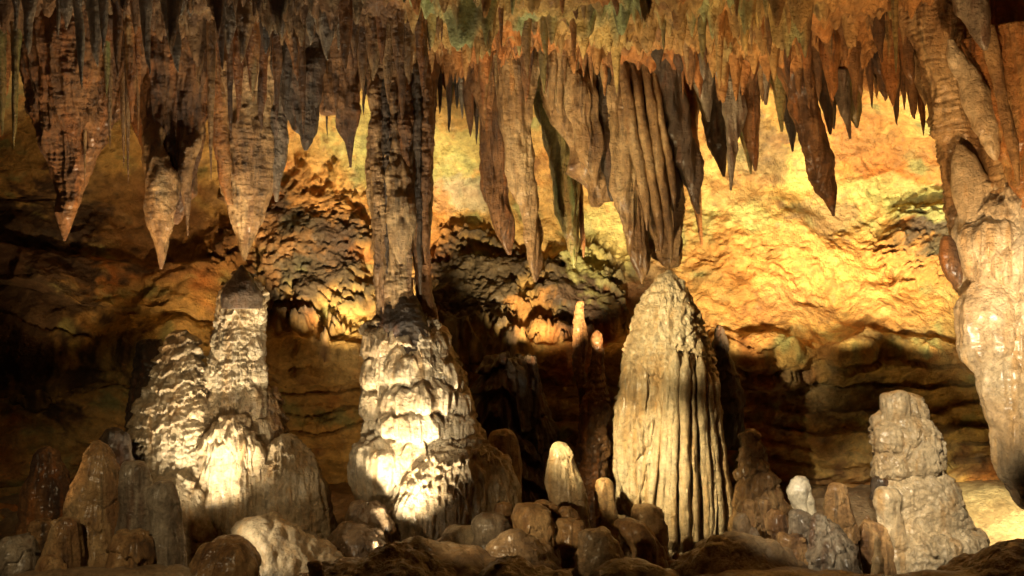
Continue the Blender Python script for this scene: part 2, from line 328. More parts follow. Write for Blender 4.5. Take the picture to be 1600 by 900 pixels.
def ceil_disp(Pn, R, X):
    d = .14*fbm(Pn, (.8, .8, .8), 83, 2)+.16*fbm(Pn, (2.5, 2.5, 2.5), 84, 3)-.10*np.abs(N(Pn, (4, 4, 4), 85))+.07*np.abs(N(Pn, (9, 9, 9), 85))+.05*np.abs(N(Pn, (19, 19, 19), 86))
    sp = np.clip(N(Pn, (7, 7, 7), 87)-.22, 0, 1)*.62+np.clip(N(Pn, (14, 14, 14), 88)-.2, 0, 1)*.36
    d = d+sp*smooth(10.8, 10, Pn[..., 1])*(.35+1.5*np.clip(N(Pn, (1.3, 1.3, 1.3), 89)+.35, 0, 1))*(1-.6*smooth(2.3, 3.2, X))
    return d
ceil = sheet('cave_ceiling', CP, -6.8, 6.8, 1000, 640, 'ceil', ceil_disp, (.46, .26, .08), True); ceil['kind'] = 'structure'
def floor_build():
    xs = np.linspace(-8.5, 8.5, 560); ys = np.concatenate([np.linspace(-2.5, 4, 40)[:-1], np.linspace(4, 11.2, 380)])
    X, Yg = np.meshgrid(xs, ys); Pn = np.stack([X, Yg, 0*X], -1)
    z = -2.5+.10*fbm(Pn, (.8, .8, 1), 91, 3)+.04*np.abs(N(Pn, (4, 4, 4), 92))+.015*fbm(Pn, (12, 12, 1), 93, 2)
    ridge = np.exp(-((Yg-6.75)/.65)**2)
    hgt = .50+.13*N(Pn*[1, 0, 0], (1.1, 1, 1), 94)
    z = z+ridge*hgt
    z = z+.35*smooth(9.4, 10.6, Yg)
    V = np.stack([X, Yg, z], -1); nx = len(xs); nv = len(ys)
    i = np.arange(nv-1)[:, None]*nx; j = np.arange(nx-1)[None]
    Q = np.stack([i+j, i+j+1, i+nx+j+1, i+nx+j], -1).reshape(-1, 4)
    o = link('cave_floor', V.reshape(-1, 3), Q, M['mud']); o['kind'] = 'structure'
floor_build()

# ------------------------------------------------------------------ big stalagmites and the column
t = thing('stalagmite', 'massive twin peaked stalagmite lit brightly from below with a pointed tip coloured dark as shade', 'stalagmite')
form('main_peak', [(423, 376, 379), (436, 366, 391), (460, 350, 405), (500, 342, 406), (560, 330, 404), (620, 326, 410), (700, 318, 424), (780, 304, 432), (870, 296, 440)],
     9.05, 'cream', t, .85, dome=True, st=dict(TIERF, tier=(.19, .085, .6)))
lobes(t, 'flowstone_tier', [(423, 376, 379), (460, 352, 403), (500, 340, 408), (560, 324, 406), (620, 322, 410), (700, 318, 422), (860, 310, 430)], 9.05, .8,
    [(478, 368, 24, 520), (486, 394, 16, 530), (520, 356, 24, 566), (516, 386, 24, 560), (560, 350, 26, 606), (556, 384, 28, 604), (602, 344, 24, 660), (600, 380, 32, 650), (646, 396, 26, 700), (650, 354, 28, 700)], 'cream', dict(LOBE, tier2=(.06, .02, .7)), .8, .13)
lobes(t, 'flowstone_tier', [(522, 284, 288), (550, 266, 306), (600, 244, 320), (650, 222, 328), (700, 210, 334), (820, 225, 350)], 8.95, .7,
    [(546, 284, 20, 580), (575, 270, 24, 618), (580, 296, 16, 622), (614, 256, 24, 660), (612, 296, 28, 660), (655, 240, 26, 705), (652, 284, 30, 705), (700, 256, 34, 755), (700, 306, 30, 760)], 'cream', dict(LOBE, tier2=(.06, .02, .7)), .8, .13)
form('tip', [(414, 376, 379), (424, 369, 388), (442, 356, 400), (462, 345, 410), (482, 346, 408)], 8.98, 'dark', t, .9, st=dict(lump=(4, .02)))  # dark material puts the shade on the peak into its colour
form('side_peak', [(518, 283, 287), (527, 273, 297), (545, 264, 303), (600, 243, 314), (650, 216, 330), (700, 204, 336), (760, 200, 345), (820, 225, 350), (880, 235, 352)],
     8.95, 'cream', t, .75, dome=True, st=TIERF)
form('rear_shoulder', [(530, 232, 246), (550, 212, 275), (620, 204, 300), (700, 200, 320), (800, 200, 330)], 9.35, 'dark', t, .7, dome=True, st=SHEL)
form('right_shoulder', [(600, 400, 412), (625, 386, 432), (680, 380, 440), (760, 380, 470), (860, 380, 480)], 9.15, 'tan', t, .8, dome=True, st=TIERF)
form('flowstone_lobe', [(678, 440, 450), (695, 425, 470), (722, 412, 490), (750, 405, 505), (790, 402, 516), (840, 404, 522), (880, 404, 526)],
     8.85, 'cream', t, .9, dome=True, st=dict(BIGT, tier=(.30, .09, .4)))
form('flowstone_apron', [(650, 350, 362), (675, 335, 392), (720, 320, 415), (780, 312, 420), (830, 300, 425), (890, 290, 430)],
     8.80, 'cream', t, .6, dome=True, st=dict(tier=(.5, .12, .5), flute=[(7, .045, .06), (16, .016, .1)], lump=(2.5, .10)))
form('basal_lobe', [(742, 262, 276), (765, 240, 310), (800, 236, 330), (850, 240, 345), (890, 240, 350)], 8.65, 'cream', t, .7, dome=True,
     st=dict(flute=[(8, .03, .06)], lump=(2, .05), tier=(.4, .05, .3)))

t = thing('cave_column', 'tall central column where a dark fluted shaft meets a bright tiered flowstone mound', 'column')
form('shaft', [(-5, 560, 690), (60, 574, 672), (130, 578, 650), (200, 578, 646), (300, 582, 648), (360, 584, 644), (420, 590, 640), (470, 592, 646), (520, 586, 660)],
     9.2, 'tan', t, .85, st=dict(flute=[(5, .045, .05), (13, .02, .10)], lump=(2.5, .05), rip=(30, .013), nod=(9, .014, .4)))
form('side_shaft', [(-5, 640, 690), (100, 640, 684), (200, 640, 676), (300, 642, 674), (380, 648, 673), (440, 652, 672), (520, 652, 684)],
     9.28, 'brown', t, .9, st=dict(flute=[(7, .03, .05), (16, .012, .10)], lump=(2.5, .03), rip=(30, .006)))
for x0, y0, x1, y1, hh, m_ in [(588, 40, 590, 470, 8, 'tan'), (604, 60, 603, 430, 7, 'dark'), (618, 30, 614, 455, 7, 'tan'), (632, 80, 634, 330, 9, 'brown'), (596, 200, 598, 500, 6, 'tan'), (652, 60, 656, 460, 6, 'dark'), (668, 80, 664, 410, 7, 'brown')]:
    form('shaft_rib', [(y0, x0-hh*.8, x0+hh*.8, .1), (y0+90, x0-hh*1.15, x0+hh, 0), ((y0+y1)/2, (x0+x1)/2-hh, (x0+x1)/2+hh*1.2), (y1-60, x1-hh*.8, x1+hh*.7), (y1, x1-1.5, x1+1.5, .05)], 9.03, m_, t, 1.2, res=1.2,
         st=dict(STALS, nod=(9, .03, .5), rip=(30, .012), lump=(4, .06), warp=(1, 0.)))
form('hanging_tooth', [(150, 618, 626, .3), (240, 608, 640, .06), (330, 608, 642), (380, 614, 636), (405, 621, 630), (412, 624, 627)], 9.02, 'tan', t, .8, st=dict(STAL, warp=(1, .0)))
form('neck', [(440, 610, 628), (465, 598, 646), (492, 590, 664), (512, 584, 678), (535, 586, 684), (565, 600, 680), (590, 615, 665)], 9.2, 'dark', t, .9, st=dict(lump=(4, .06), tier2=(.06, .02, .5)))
MB_ = [(492, 612, 648), (503, 588, 672), (525, 576, 692), (560, 576, 706), (600, 580, 724), (650, 582, 740), (690, 578, 756), (720, 572, 772), (780, 580, 794), (870, 590, 806)]
form('mound_core', MB_, 9.25, 'cream', t, .75, dome=True, st=dict(BIGT, tier=(.26, .08, .5)))
lobes(t, 'flowstone_tier', MB_, 9.25, .75, [(508, 602, 32, 564), (506, 640, 30, 556), (512, 674, 22, 566), (550, 598, 32, 612), (546, 640, 44, 604), (558, 688, 30, 614), (596, 600, 34, 656),
    (588, 652, 56, 650), (604, 712, 26, 664), (638, 594, 28, 690), (632, 650, 60, 688), (644, 704, 40, 694), (662, 738, 22, 716), (676, 640, 50, 728), (676, 706, 50, 716), (700, 756, 26, 756), (716, 664, 40, 766)], 'cream', LOBE)
form('left_lobe', [(680, 590, 610), (692, 566, 640), (712, 550, 655), (735, 547, 655), (770, 556, 645), (800, 575, 630)], 8.95, 'cream', t, .8, dome=True, tip=True,
     st=dict(flute=[(7, .03, .05), (16, .01, .1)], lump=(2, .03), tier=(.5, .05, .2)))
form('front_lobe', [(690, 715, 735), (703, 680, 770), (725, 650, 792), (760, 622, 806), (800, 606, 812), (840, 606, 810), (880, 612, 806)],
     8.85, 'cream', t, .65, dome=True, res=1.15, st=dict(flute=[(9, .03, .08), (20, .01, .15)], tier=(.45, .05, .5), nod=(12, .016, .5), lump=(2, .05)))
form('right_lobe', [(672, 782, 792), (690, 770, 806), (740, 765, 812), (800, 770, 816), (860, 770, 820)], 9.15, 'tan', t, .8, dome=True, st=DRAPE)

t = thing('stalagmite', 'broad cream stalagmite with long vertical drapery flutes, right under the curtain tip', 'stalagmite')
form('cap', [(421, 1043, 1047), (436, 1030, 1059), (455, 1014, 1072), (485, 996, 1088), (520, 988, 1099), (580, 977, 1109), (650, 970, 1115), (720, 968, 1121), (790, 976, 1126), (870, 992, 1133)],
     9.7, 'cream', t, .85, res=1.1,
     st=dict(tier=(.17, .05, .8), tier2=(.06, .03, .8), nod=(9, .028, .6), lump=(2, .07)))
t2 = form('drapery', [(545, 1040, 1085), (560, 1026, 1096), (600, 1010, 1108), (680, 998, 1117), (760, 1000, 1124), (840, 1022, 1131), (875, 1040, 1134)],
     9.58, 'cream', t, .75, dome=True, res=1.2, st=dict(flute=[(5.5, .11, .02), (13, .022, .04)], lump=(1.5, .03), nod=(14, .008, .4), rip=(30, .004)))
for i in range(13):                                 # long separate folds hanging down the right two thirds
    f = (i+.35*math.sin(i*2.3))/12; xt = 1018+96*f; xb = 994+143*f; yt = 575-32*math.sin(f*3.1)+(60 if i < 3 else 0)+(i*37 % 23); yb = 812+42*math.sin(.35+f*2.2)+(i*53 % 17); hh = 3.8+(i*29 % 7)*.75
    sx = (xt+xb)/2-1058; dd = 9.7-.46*math.sqrt(max(.05, 1-(sx/82)**2))
    form('drapery_fold', [(yt, xt-2, xt+2, .05), (yt+25, xt-hh, xt+hh), ((yt+yb)/2, (xt+xb)/2-hh*1.1, (xt+xb)/2+hh*1.1), (yb-20, xb-hh, xb+hh, .02), (yb, xb-2, xb+2, .05)], dd, 'cream', t, 1.5, dome=True, tip=True, res=1.3,
         st=dict(lump=(4, .05), flute=(12, .014, .06), nod=(14, .008, .4)))
lobes(t, 'flowstone_tier', [(421, 1042, 1047), (450, 1004, 1078), (520, 978, 1108), (650, 962, 1124), (800, 972, 1134)], 9.7, .85,
    [(560, 1000, 26, 640), (600, 984, 20, 690), (640, 1008, 22, 720), (670, 980, 18, 750), (715, 1000, 26, 790), (735, 978, 15, 800)], 'cream', LOBE)
form('left_lobe', [(600, 985, 1000), (620, 968, 1020), (680, 962, 1024), (740, 964, 1024), (790, 976, 1020), (810, 984, 1014)], 9.5, 'cream', t, .7, dome=True, tip=True,
     st=dict(flute=[(9, .03, .08)], tier=(.34, .06, .5), lump=(2, .03)))

t = thing('stalagmite', 'pale stacked stalagmite with a hooded double knob on top, beside the leaning column', 'stalagmite')
form('crown_knob', [(612, 1390, 1404), (620, 1376, 1416), (640, 1372, 1420), (670, 1372, 1422), (720, 1372, 1440)], 8.55, 'cream', t, .9, dome=True, st=KNOB)
form('crown_hood', [(615, 1412, 1424), (622, 1402, 1440), (645, 1398, 1445), (690, 1398, 1444), (730, 1398, 1446)], 8.62, 'cream', t, .9, dome=True, st=dict(KNOB, flute=(9, .01, .1)))
form('upper_tier', [(650, 1380, 1430), (662, 1370, 1448), (700, 1367, 1464), (740, 1368, 1472), (765, 1376, 1474), (800, 1380, 1480)], 8.6, 'cream', t, .85, dome=True, st=dict(SHEL, tier=(.3, .05, .3)))
form('middle_tier', [(738, 1400, 1455), (748, 1382, 1480), (780, 1374, 1498), (820, 1374, 1512), (835, 1376, 1514), (880, 1380, 1512)], 8.5, 'cream', t, .8, dome=True, st=SHEL)
form('base_tier', [(825, 1385, 1500), (838, 1370, 1528), (860, 1362, 1536), (900, 1356, 1540), (940, 1350, 1544)], 8.45, 'cream', t, .8, dome=True, st=dict(SHEL, tier=(.3, .05, .4)))
lobes(t, 'flowstone_tier', [(650, 1380, 1430), (700, 1367, 1464), (765, 1374, 1476), (820, 1374, 1512), (900, 1360, 1536)], 8.5, .8,
    [(660, 1390, 22, 710), (655, 1425, 24, 700), (690, 1440, 26, 745), (700, 1395, 28, 750), (745, 1410, 30, 800), (740, 1455, 28, 800), (790, 1480, 30, 850), (800, 1430, 34, 850), (850, 1470, 40, 905), (845, 1510, 24, 890)], 'cream', dict(LOBE, flute=[(10, .014, .05), (21, .006, .08)], tier2=(.07, .02, .8)))
form('side_knob', [(763, 1380, 1388), (770, 1373, 1398), (800, 1371, 1406), (850, 1374, 1420), (900, 1374, 1430)], 8.25, 'cream', t, .8, dome=True, st=KNOB)
form('side_buttress', [(815, 1355, 1368), (830, 1340, 1384), (870, 1336, 1392), (930, 1334, 1396)], 8.2, 'tan', t, .8, dome=True, st=DRAPE)
form('rear_knob', [(745, 1372, 1380), (753, 1366, 1388), (780, 1364, 1390)], 8.4, 'dark', t, .8, dome=True, st=KNOB)

t = thing('cave_column', 'thick leaning column of cream flowstone running off the right edge', 'column')
form('ribbed_upper_shaft', [(-20, 1405, 1500), (60, 1430, 1520), (130, 1450, 1540), (200, 1472, 1590), (260, 1488, 1640), (330, 1500, 1700), (400, 1520, 1740)],
     7.9, 'tan', t, .8, res=1.0, st=dict(flute=[(4.5, .10, .03), (12, .03, .07)], rip=(28, .014), lump=(2, .05)))
form('pale_tongue', [(225, 1494, 1506), (260, 1490, 1530), (320, 1492, 1570), (370, 1508, 1620), (430, 1520, 1680)], 7.7, 'cream', t, .7, dome=True, st=dict(lump=(2.5, .06), flute=(7, .02, .06)))
form('flowstone_shaft', [(300, 1540, 1640), (340, 1522, 1700), (400, 1524, 1720), (450, 1526, 1740), (520, 1542, 1760), (590, 1562, 1780), (660, 1588, 1800), (740, 1622, 1840), (900, 1690, 1900)],
     7.7, 'cream', t, .7, dome=True, st=dict(lump=(2.6, .14), tier=(.45, .12, .3), flute=(6, .03, .08), nod=(7, .02, .5), rip=(16, .006)))
for by, bx, bw, bh in [(330, 1560, 60, 90), (430, 1545, 44, 110), (440, 1600, 60, 130), (520, 1580, 50, 120), (600, 1600, 50, 130)]:
    form('flowstone_bulge', [(by, bx-4, bx+4), (by+12, bx-bw*.6, bx+bw*.6), (by+bh*.5, bx-bw, bx+bw), (by+bh, bx-bw*.8, bx+bw), (by+bh*1.35, bx-bw*.4, bx+bw*.5), (by+bh*1.5, bx-3, bx+8)],
         7.60, 'cream', t, .8, dome=True, tip=True, st=dict(lump=(3, .06), flute=[(6, .03, .1), (14, .01, .1)], rip=(16, .005)))
form('hanging_leaf', [(368, 1474, 1484), (380, 1470, 1494), (410, 1474, 1506), (445, 1490, 1514), (470, 1506, 1518)], 7.95, 'brown', t, .7, tip=True, st=dict(STALS, warp=(1, .0)))
form('edge_fringe', [(590, 1540, 1560), (630, 1544, 1580), (680, 1562, 1600), (720, 1590, 1612), (740, 1600, 1612)], 7.75, 'dark', t, .7, st=DRAPE)

# ------------------------------------------------------------------ stalagmites farther back
form_list = [
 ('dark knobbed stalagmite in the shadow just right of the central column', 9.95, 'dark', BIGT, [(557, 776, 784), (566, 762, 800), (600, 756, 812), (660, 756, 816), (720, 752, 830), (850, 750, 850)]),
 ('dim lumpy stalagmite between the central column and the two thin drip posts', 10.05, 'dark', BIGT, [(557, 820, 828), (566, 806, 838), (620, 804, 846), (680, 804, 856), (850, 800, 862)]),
 ('brown stalagmite standing right of the broad cream one in half shadow', 9.3, 'tan', dict(nod=(9, .03, .8), tier=(.2, .05, .4), lump=(3, .04)), [(670, 1170, 1178), (678, 1160, 1187), (720, 1154, 1196), (760, 1150, 1216), (800, 1146, 1228), (880, 1140, 1240)]),
 ('dark pointed stalagmite at the far left, behind the foreground group', 8.2, 'brown', KNOB, [(697, 72, 78), (712, 58, 92), (750, 46, 108), (800, 34, 116), (860, 20, 124), (930, 10, 130)]),
 ('small black rounded stump touching the left foot of the twin peaked stalagmite', 8.3, 'dark', KNOB, [(668, 176, 184), (676, 162, 198), (700, 155, 204), (760, 152, 210), (860, 150, 212)]),
 ('tiny dark knob on the right shoulder of the broad fluted stalagmite', 10.2, 'dark', KNOB, [(508, 1122, 1126), (515, 1117, 1131), (550, 1116, 1138), (600, 1114, 1150), (700, 1110, 1170)]),
]
for lab, Y, m, st, rows in form_list:
    tag(form('stalagmite', rows, Y, m, None, .85, dome=True, st=st), lab, 'stalagmite')
# thin drip posts
tag(form('stalagmite', [(470, 902, 912), (500, 896, 914), (530, 896, 918), (560, 896, 914), (600, 902, 916), (640, 906, 918), (720, 902, 924), (850, 896, 930)], 10.1, 'brown', None, .8, st=dict(SHEL, nod=(9, .02, .6))),
    'thin crooked drip post, the left one of two in the shadow', 'stalagmite')
tag(form('stalagmite', [(516, 930, 936), (524, 926, 940), (560, 924, 944), (600, 918, 948), (660, 906, 948), (720, 908, 950), (850, 900, 955)], 10.0, 'brown', None, .8, st=dict(SHEL, nod=(9, .03, .6))),
    'thicker lumpy drip post, the right one of two beside the broad fluted stalagmite', 'stalagmite')

# ------------------------------------------------------------------ foreground knobs and boulders
def knob(name, lab, cat, rows, Y, m, st=KNOB, group=None, thick=.9, tip=False):
    return tag(form(name, rows, Y, m, None, thick, dome=True, tip=tip, st=st), lab, cat, group)
G1 = 'stalagmites in the left foreground'
FL = dict(lump=(3, .05), tier=(.30, .04, .35), flute=(8, .014, .12), rip=(30, .003))
knob('stalagmite', 'tall brown cone shaped stalagmite in the left foreground', 'stalagmite', [(688, 150, 156), (700, 137, 172), (740, 122, 186), (800, 104, 192), (860, 90, 200), (960, 60, 210)], 7.3, 'tan', FL, G1)
knob('stalagmite', 'slim grey round topped stalagmite between the brown cone and the hooded one', 'stalagmite', [(721, 206, 214), (730, 192, 228), (760, 186, 232), (800, 188, 240), (860, 180, 240), (960, 176, 244)], 7.15, 'grey', FL, G1)
knob('stalagmite', 'hooded grey stalagmite at the right end of the left foreground group', 'stalagmite', [(752, 248, 256), (760, 234, 272), (785, 228, 280), (820, 236, 282), (860, 232, 287), (960, 226, 290)], 7.0, 'grey', FL, G1)
knob('stalagmite', 'low rounded stalagmite in front of the brown cone, bottom left', 'stalagmite', [(808, 98, 108), (818, 82, 122), (850, 72, 128), (900, 62, 130), (960, 56, 132)], 6.95, 'tan', FL, G1)
knob('stalagmite', 'small fluted stub at the very bottom, between the grey round topped pair', 'stalagmite', [(868, 70, 80), (878, 60, 96), (920, 52, 104), (960, 48, 110)], 6.75, 'tan', FL, G1)
knob('stalagmite', 'short dripping stub leaning on the slim grey stalagmite', 'stalagmite', [(835, 200, 212), (846, 188, 232), (890, 180, 240), (960, 176, 244)], 6.9, 'tan', dict(DRAPE, tier=(.3, .04, .4)), G1)
knob('boulder', 'round grey boulder in the bottom left corner', 'boulder', [(836, 16, 32), (845, 2, 48), (870, -8, 57), (900, -8, 56), (930, 0, 50)], 6.95, 'grey', KNOB, tip=True)
knob('boulder', 'small dim boulder behind the corner boulder', 'boulder', [(812, 64, 78), (820, 54, 88), (845, 48, 92), (880, 48, 92)], 7.4, 'tan', KNOB)
knob('boulder', 'dark hunched boulder in front of the glowing foot of the twin peaked stalagmite', 'boulder', [(835, 342, 360), (842, 326, 380), (860, 308, 394), (890, 298, 403), (950, 290, 408)], 6.9, 'tan', dict(KNOB, flute=(8, .01, .2)))
knob('boulder', 'brightly lit lumpy mound behind the hunched dark boulder', 'boulder', [(808, 385, 425), (818, 362, 455), (845, 350, 495), (870, 340, 530), (900, 330, 560), (950, 320, 580)], 8.0, 'cream', dict(ROCK, nod=(7, .03, 1)), thick=.6)
knob('stalagmite', 'tiny dark stump standing at the bottom edge left of centre', 'stalagmite', [(876, 489, 497), (882, 481, 506), (910, 479, 509), (950, 478, 510)], 6.6, 'tan', KNOB)
knob('boulder', 'smooth brown boulder catching a small round patch of light', 'boulder', [(818, 545, 565), (826, 528, 588), (850, 512, 606), (890, 500, 620), (940, 496, 624)], 8.3, 'mud', KNOB)
knob('boulder', 'rounded tan knob under the left foot of the central column', 'boulder', [(783, 572, 588), (792, 556, 606), (820, 548, 616), (860, 546, 620), (900, 544, 622)], 8.55, 'mud', KNOB)
RG = 'boulders below the centre of the cave'
for lab, rows, Y, m in [
 ('long low flowstone hump rising from the bottom edge left of centre', [(850, 625, 655), (860, 590, 700), (880, 530, 780), (905, 490, 820), (950, 470, 840)], 7.0, 'mud'),
 ('small round tan stone against the foot of the central column', [(784, 785, 795), (790, 776, 803), (810, 774, 806), (830, 776, 804)], 8.3, 'tan'),
 ('grey smooth boulder left of the stacked round stones', [(802, 762, 780), (812, 746, 800), (840, 740, 806), (875, 738, 808)], 8.0, 'grey'),
 ('tan angular boulder at the right foot of the central column', [(822, 708, 735), (832, 690, 752), (850, 680, 760), (890, 672, 770)], 8.1, 'cream'),
 ('upright brown rounded boulder below the lit cone stalagmite', [(793, 822, 842), (804, 808, 860), (835, 806, 868), (870, 808, 880), (900, 806, 890)], 7.8, 'tan'),
 ('small knob perched above the stacked round stones', [(784, 845, 856), (790, 836, 866), (805, 834, 870), (830, 836, 870)], 8.0, 'tan'),
 ('round stone capped with a ridge, upper one of the stacked pair', [(792, 876, 892), (800, 870, 900), (815, 870, 902), (828, 874, 898)], 7.85, 'tan'),
 ('dripping round stone, lower one of the stacked pair', [(812, 872, 900), (820, 868, 910), (838, 868, 912), (860, 876, 904), (885, 880, 900)], 7.7, 'tan'),
 ('large smooth dome boulder lit from the left, bottom centre', [(830, 796, 812), (840, 775, 835), (860, 760, 862), (890, 750, 885), (950, 740, 900)], 7.2, 'mud'),
 ('dark low boulder right of the dome boulder', [(828, 918, 930), (838, 905, 950), (865, 895, 970), (900, 890, 980), (950, 880, 985)], 7.4, 'mud'),
 ('tilted slab shaped rock at the foot of the broad fluted stalagmite', [(812, 965, 985), (822, 960, 1010), (840, 968, 1036), (860, 985, 1045), (890, 990, 1050)], 8.0, 'tan'),
 ('rough rock wedged left of the fluted drapery hem', [(790, 1000, 1015), (800, 990, 1030), (830, 985, 1040), (880, 980, 1050)], 8.6, 'tan'),
 ('low flat boulder at the bottom edge beneath the dome boulder', [(884, 780, 820), (890, 765, 860), (905, 750, 900), (950, 740, 930)], 6.6, 'mud'),
 ('dark sloping rock at the bottom edge right of centre', [(872, 960, 985), (880, 935, 1020), (900, 915, 1060), (950, 900, 1080)], 6.9, 'mud'),
 ('big smooth brown mound in front of the broad fluted stalagmite', [(833, 1130, 1165), (841, 1100, 1200), (862, 1074, 1236), (890, 1052, 1262), (950, 1030, 1290)], 7.3, 'mud'),
 ('dark rounded mound in the bottom right corner', [(848, 1590, 1620), (858, 1550, 1650), (880, 1505, 1680), (910, 1470, 1700), (950, 1450, 1720)], 6.9, 'mud'),
]:
    knob('boulder', lab, 'boulder', rows, Y, m, ROCK if 'rock' in lab or 'angular' in lab else dict(lump=(2.6, .10), nod=(6, .016, .8), tier=(.3, .03, .5), rip=(20, .006)), RG, .8)
knob('stalagmite', 'small cream cone stalagmite with stacked rings, lit between the column and the fluted one', 'stalagmite',
     [(691, 868, 878), (700, 860, 888), (730, 855, 902), (760, 853, 912), (790, 858, 918), (850, 858, 924)], 8.5, 'cream', dict(lump=(3, .03), tier=(.17, .05, .35), rip=(30, .003)))
knob('stalagmite', 'little blunt stalagmite left of the fluted stalagmite foot', 'stalagmite',
     [(747, 938, 948), (753, 932, 956), (775, 931, 960), (810, 930, 966), (870, 928, 972)], 8.7, 'tan', dict(lump=(3, .03), tier=(.17, .03, .3)))
GR = 'stalagmite knobs in the right foreground'
knob('stalagmite', 'white bulb topped stalagmite on a sparkling grey slope', 'stalagmite', [(744, 1244, 1258), (752, 1235, 1266), (780, 1233, 1269), (800, 1238, 1275), (840, 1240, 1300), (880, 1250, 1320), (950, 1250, 1350)], 7.9, 'white', dict(lump=(3, .04), nod=(8, .02, .8)), GR)
knob('stalagmite', 'two toned stalagmite with a pale bulb head, right of the white bulb', 'stalagmite', [(755, 1300, 1314), (762, 1291, 1323), (790, 1288, 1328), (820, 1294, 1336), (860, 1300, 1340), (950, 1300, 1346)], 8.1, 'tan', dict(lump=(3, .04), tier=(.25, .05, .3)), GR)
for lab, rows, Y, m in [
 ('dark oval knob, leftmost of the low cluster beside the fluted stalagmite', [(781, 1164, 1176), (788, 1158, 1184), (810, 1156, 1186), (840, 1160, 1182)], 8.3, 'tan'),
 ('narrow tan egg shaped knob second from left in the low cluster', [(780, 1189, 1200), (786, 1186, 1204), (806, 1186, 1206), (830, 1188, 1204)], 8.2, 'tan'),
 ('wide shaded bulb with flutes in the middle of the low cluster', [(795, 1206, 1222), (803, 1198, 1232), (825, 1196, 1234), (850, 1204, 1230), (880, 1206, 1228)], 8.0, 'tan'),
 ('grey bulb under the white topped stalagmite', [(798, 1240, 1254), (805, 1230, 1262), (830, 1230, 1264), (860, 1234, 1262)], 7.7, 'grey'),
 ('brown leaning lump at the foot of the low cluster', [(836, 1232, 1248), (842, 1222, 1258), (860, 1222, 1262), (890, 1226, 1260)], 7.6, 'tan'),
 ('pebbly grey flowstone fan spreading to the bottom edge', [(800, 1268, 1285), (815, 1262, 1308), (845, 1262, 1330), (880, 1262, 1345), (950, 1250, 1360)], 7.55, 'grey'),
]:
    knob('stalagmite', lab, 'stalagmite', rows, Y, m, dict(KNOB, nod=(11, .02, .9)) if 'pebbly' in lab else KNOB, GR)

nr_ = random.Random(11)
for k in range(46):
    px = nr_.uniform(690, 1075) if k % 2 else nr_.uniform(1140, 1370); Y = nr_.uniform(7.5, 8.8); hw = nr_.uniform(7, 20)
    fl = 450+2.5*F/Y; top = fl-nr_.uniform(30, 95) if px < 1080 else fl-nr_.uniform(50, 130); H = fl-top; j = nr_.uniform(-6, 6)
    tag(form('stalagmite', [(top, px-2+j, px+2+j), (top+.08*H, px-hw*.6+j, px+hw*.6+j), (top+.3*H, px-hw*.9+j*.6, px+hw+j*.6), (top+.7*H, px-hw*1.1, px+hw*1.1), (fl+15, px-hw*1.8, px+hw*1.8)],
        Y, nr_.choice(['tan', 'mud', 'tan', 'grey']), None, .9, dome=True, st=dict(KNOB, nod=(10, .02, .7), tier=(.12, .03, .6))),
        'small rounded dripstone nub packed among the foreground boulders', 'stalagmite', 'small nubs between the foreground boulders')

# ------------------------------------------------------------------ large stalactites and curtains
t = thing('stalactite', 'huge brown carrot shaped stalactite with a bright rippled edge at the far left', 'stalactite')
form('body', [(-40, 10, 220), (0, 18, 205), (60, 27, 196), (120, 38, 186), (180, 56, 168), (240, 74, 146), (300, 86, 128), (340, 92, 113), (366, 97, 105), (376, 99, 102)],
     8.6, 'brown', t, .7, res=1.1, st=dict(STAL, rip=(26, .007), warp=(1, .01), lump=(2, .08)))
form('right_flank', [(-40, 120, 260), (60, 130, 240), (150, 132, 205), (200, 136, 176), (235, 140, 156), (250, 144, 148)], 8.75, 'brown', t, .6, st=dict(STAL, rip=(30, .011)))
t = thing('stalactite', 'brown curtain with a glowing orange split tip, left of the ribbed cone', 'stalactite')
form('curtain', [(-40, 190, 350), (60, 200, 340), (150, 205, 330), (210, 214, 318), (260, 232, 306), (300, 250, 300), (330, 262, 285), (350, 268, 276)], 8.95, 'brown', t, .6, st=dict(STAL, warp=(1, .01)))
form('lit_tip', [(120, 226, 236, .35), (190, 218, 250, .12), (235, 224, 252), (290, 232, 276), (340, 237, 272), (380, 243, 262), (410, 248, 255), (420, 250, 253)], 8.7, 'tan', t, .7, st=dict(STAL, warp=(1, .0)))
form('thin_tip', [(130, 284, 292, .35), (200, 275, 305, .12), (270, 280, 300), (310, 285, 297), (350, 291, 296), (368, 293, 295)], 8.75, 'tan', t, .8, st=STALS)
t = thing('stalactite', 'broad fan ribbed orange brown cone hanging straight above the shade-coloured stalagmite tip', 'stalactite')
form('cone', [(-40, 320, 500), (60, 328, 470), (150, 334, 440), (220, 338, 428), (280, 350, 420), (330, 360, 409), (370, 370, 395), (395, 377, 387), (408, 380, 383)],
     9.05, 'tan', t, .75, res=1.1, st=dict(flute=[(6, .03, .08), (15, .014, .2)], lump=(2, .07), rip=(24, .006)))
form('left_rib', [(-30, 322, 350), (200, 334, 356), (280, 346, 362), (320, 356, 366)], 8.85, 'rust', t, .8, st=STALS)
t = thing('stalactite', 'black shadowed stalactite sheet right of the ribbed cone', 'stalactite')
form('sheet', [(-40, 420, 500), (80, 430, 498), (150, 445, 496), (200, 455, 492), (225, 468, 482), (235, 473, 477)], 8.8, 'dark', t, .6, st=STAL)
form('grey_tail', [(0, 412, 462), (150, 415, 455), (220, 418, 446), (280, 424, 440), (315, 430, 434)], 9.05, 'grey', t, .8, st=STALS)
tag(form('stalactite', [(-30, 480, 575), (60, 488, 566), (120, 494, 560), (160, 497, 545), (172, 503, 535), (178, 512, 524)], 9.0, 'brown', None, .7, st=STAL), 'stout rusty brown stalactite with a blunt rounded end left of the column shaft', 'stalactite')
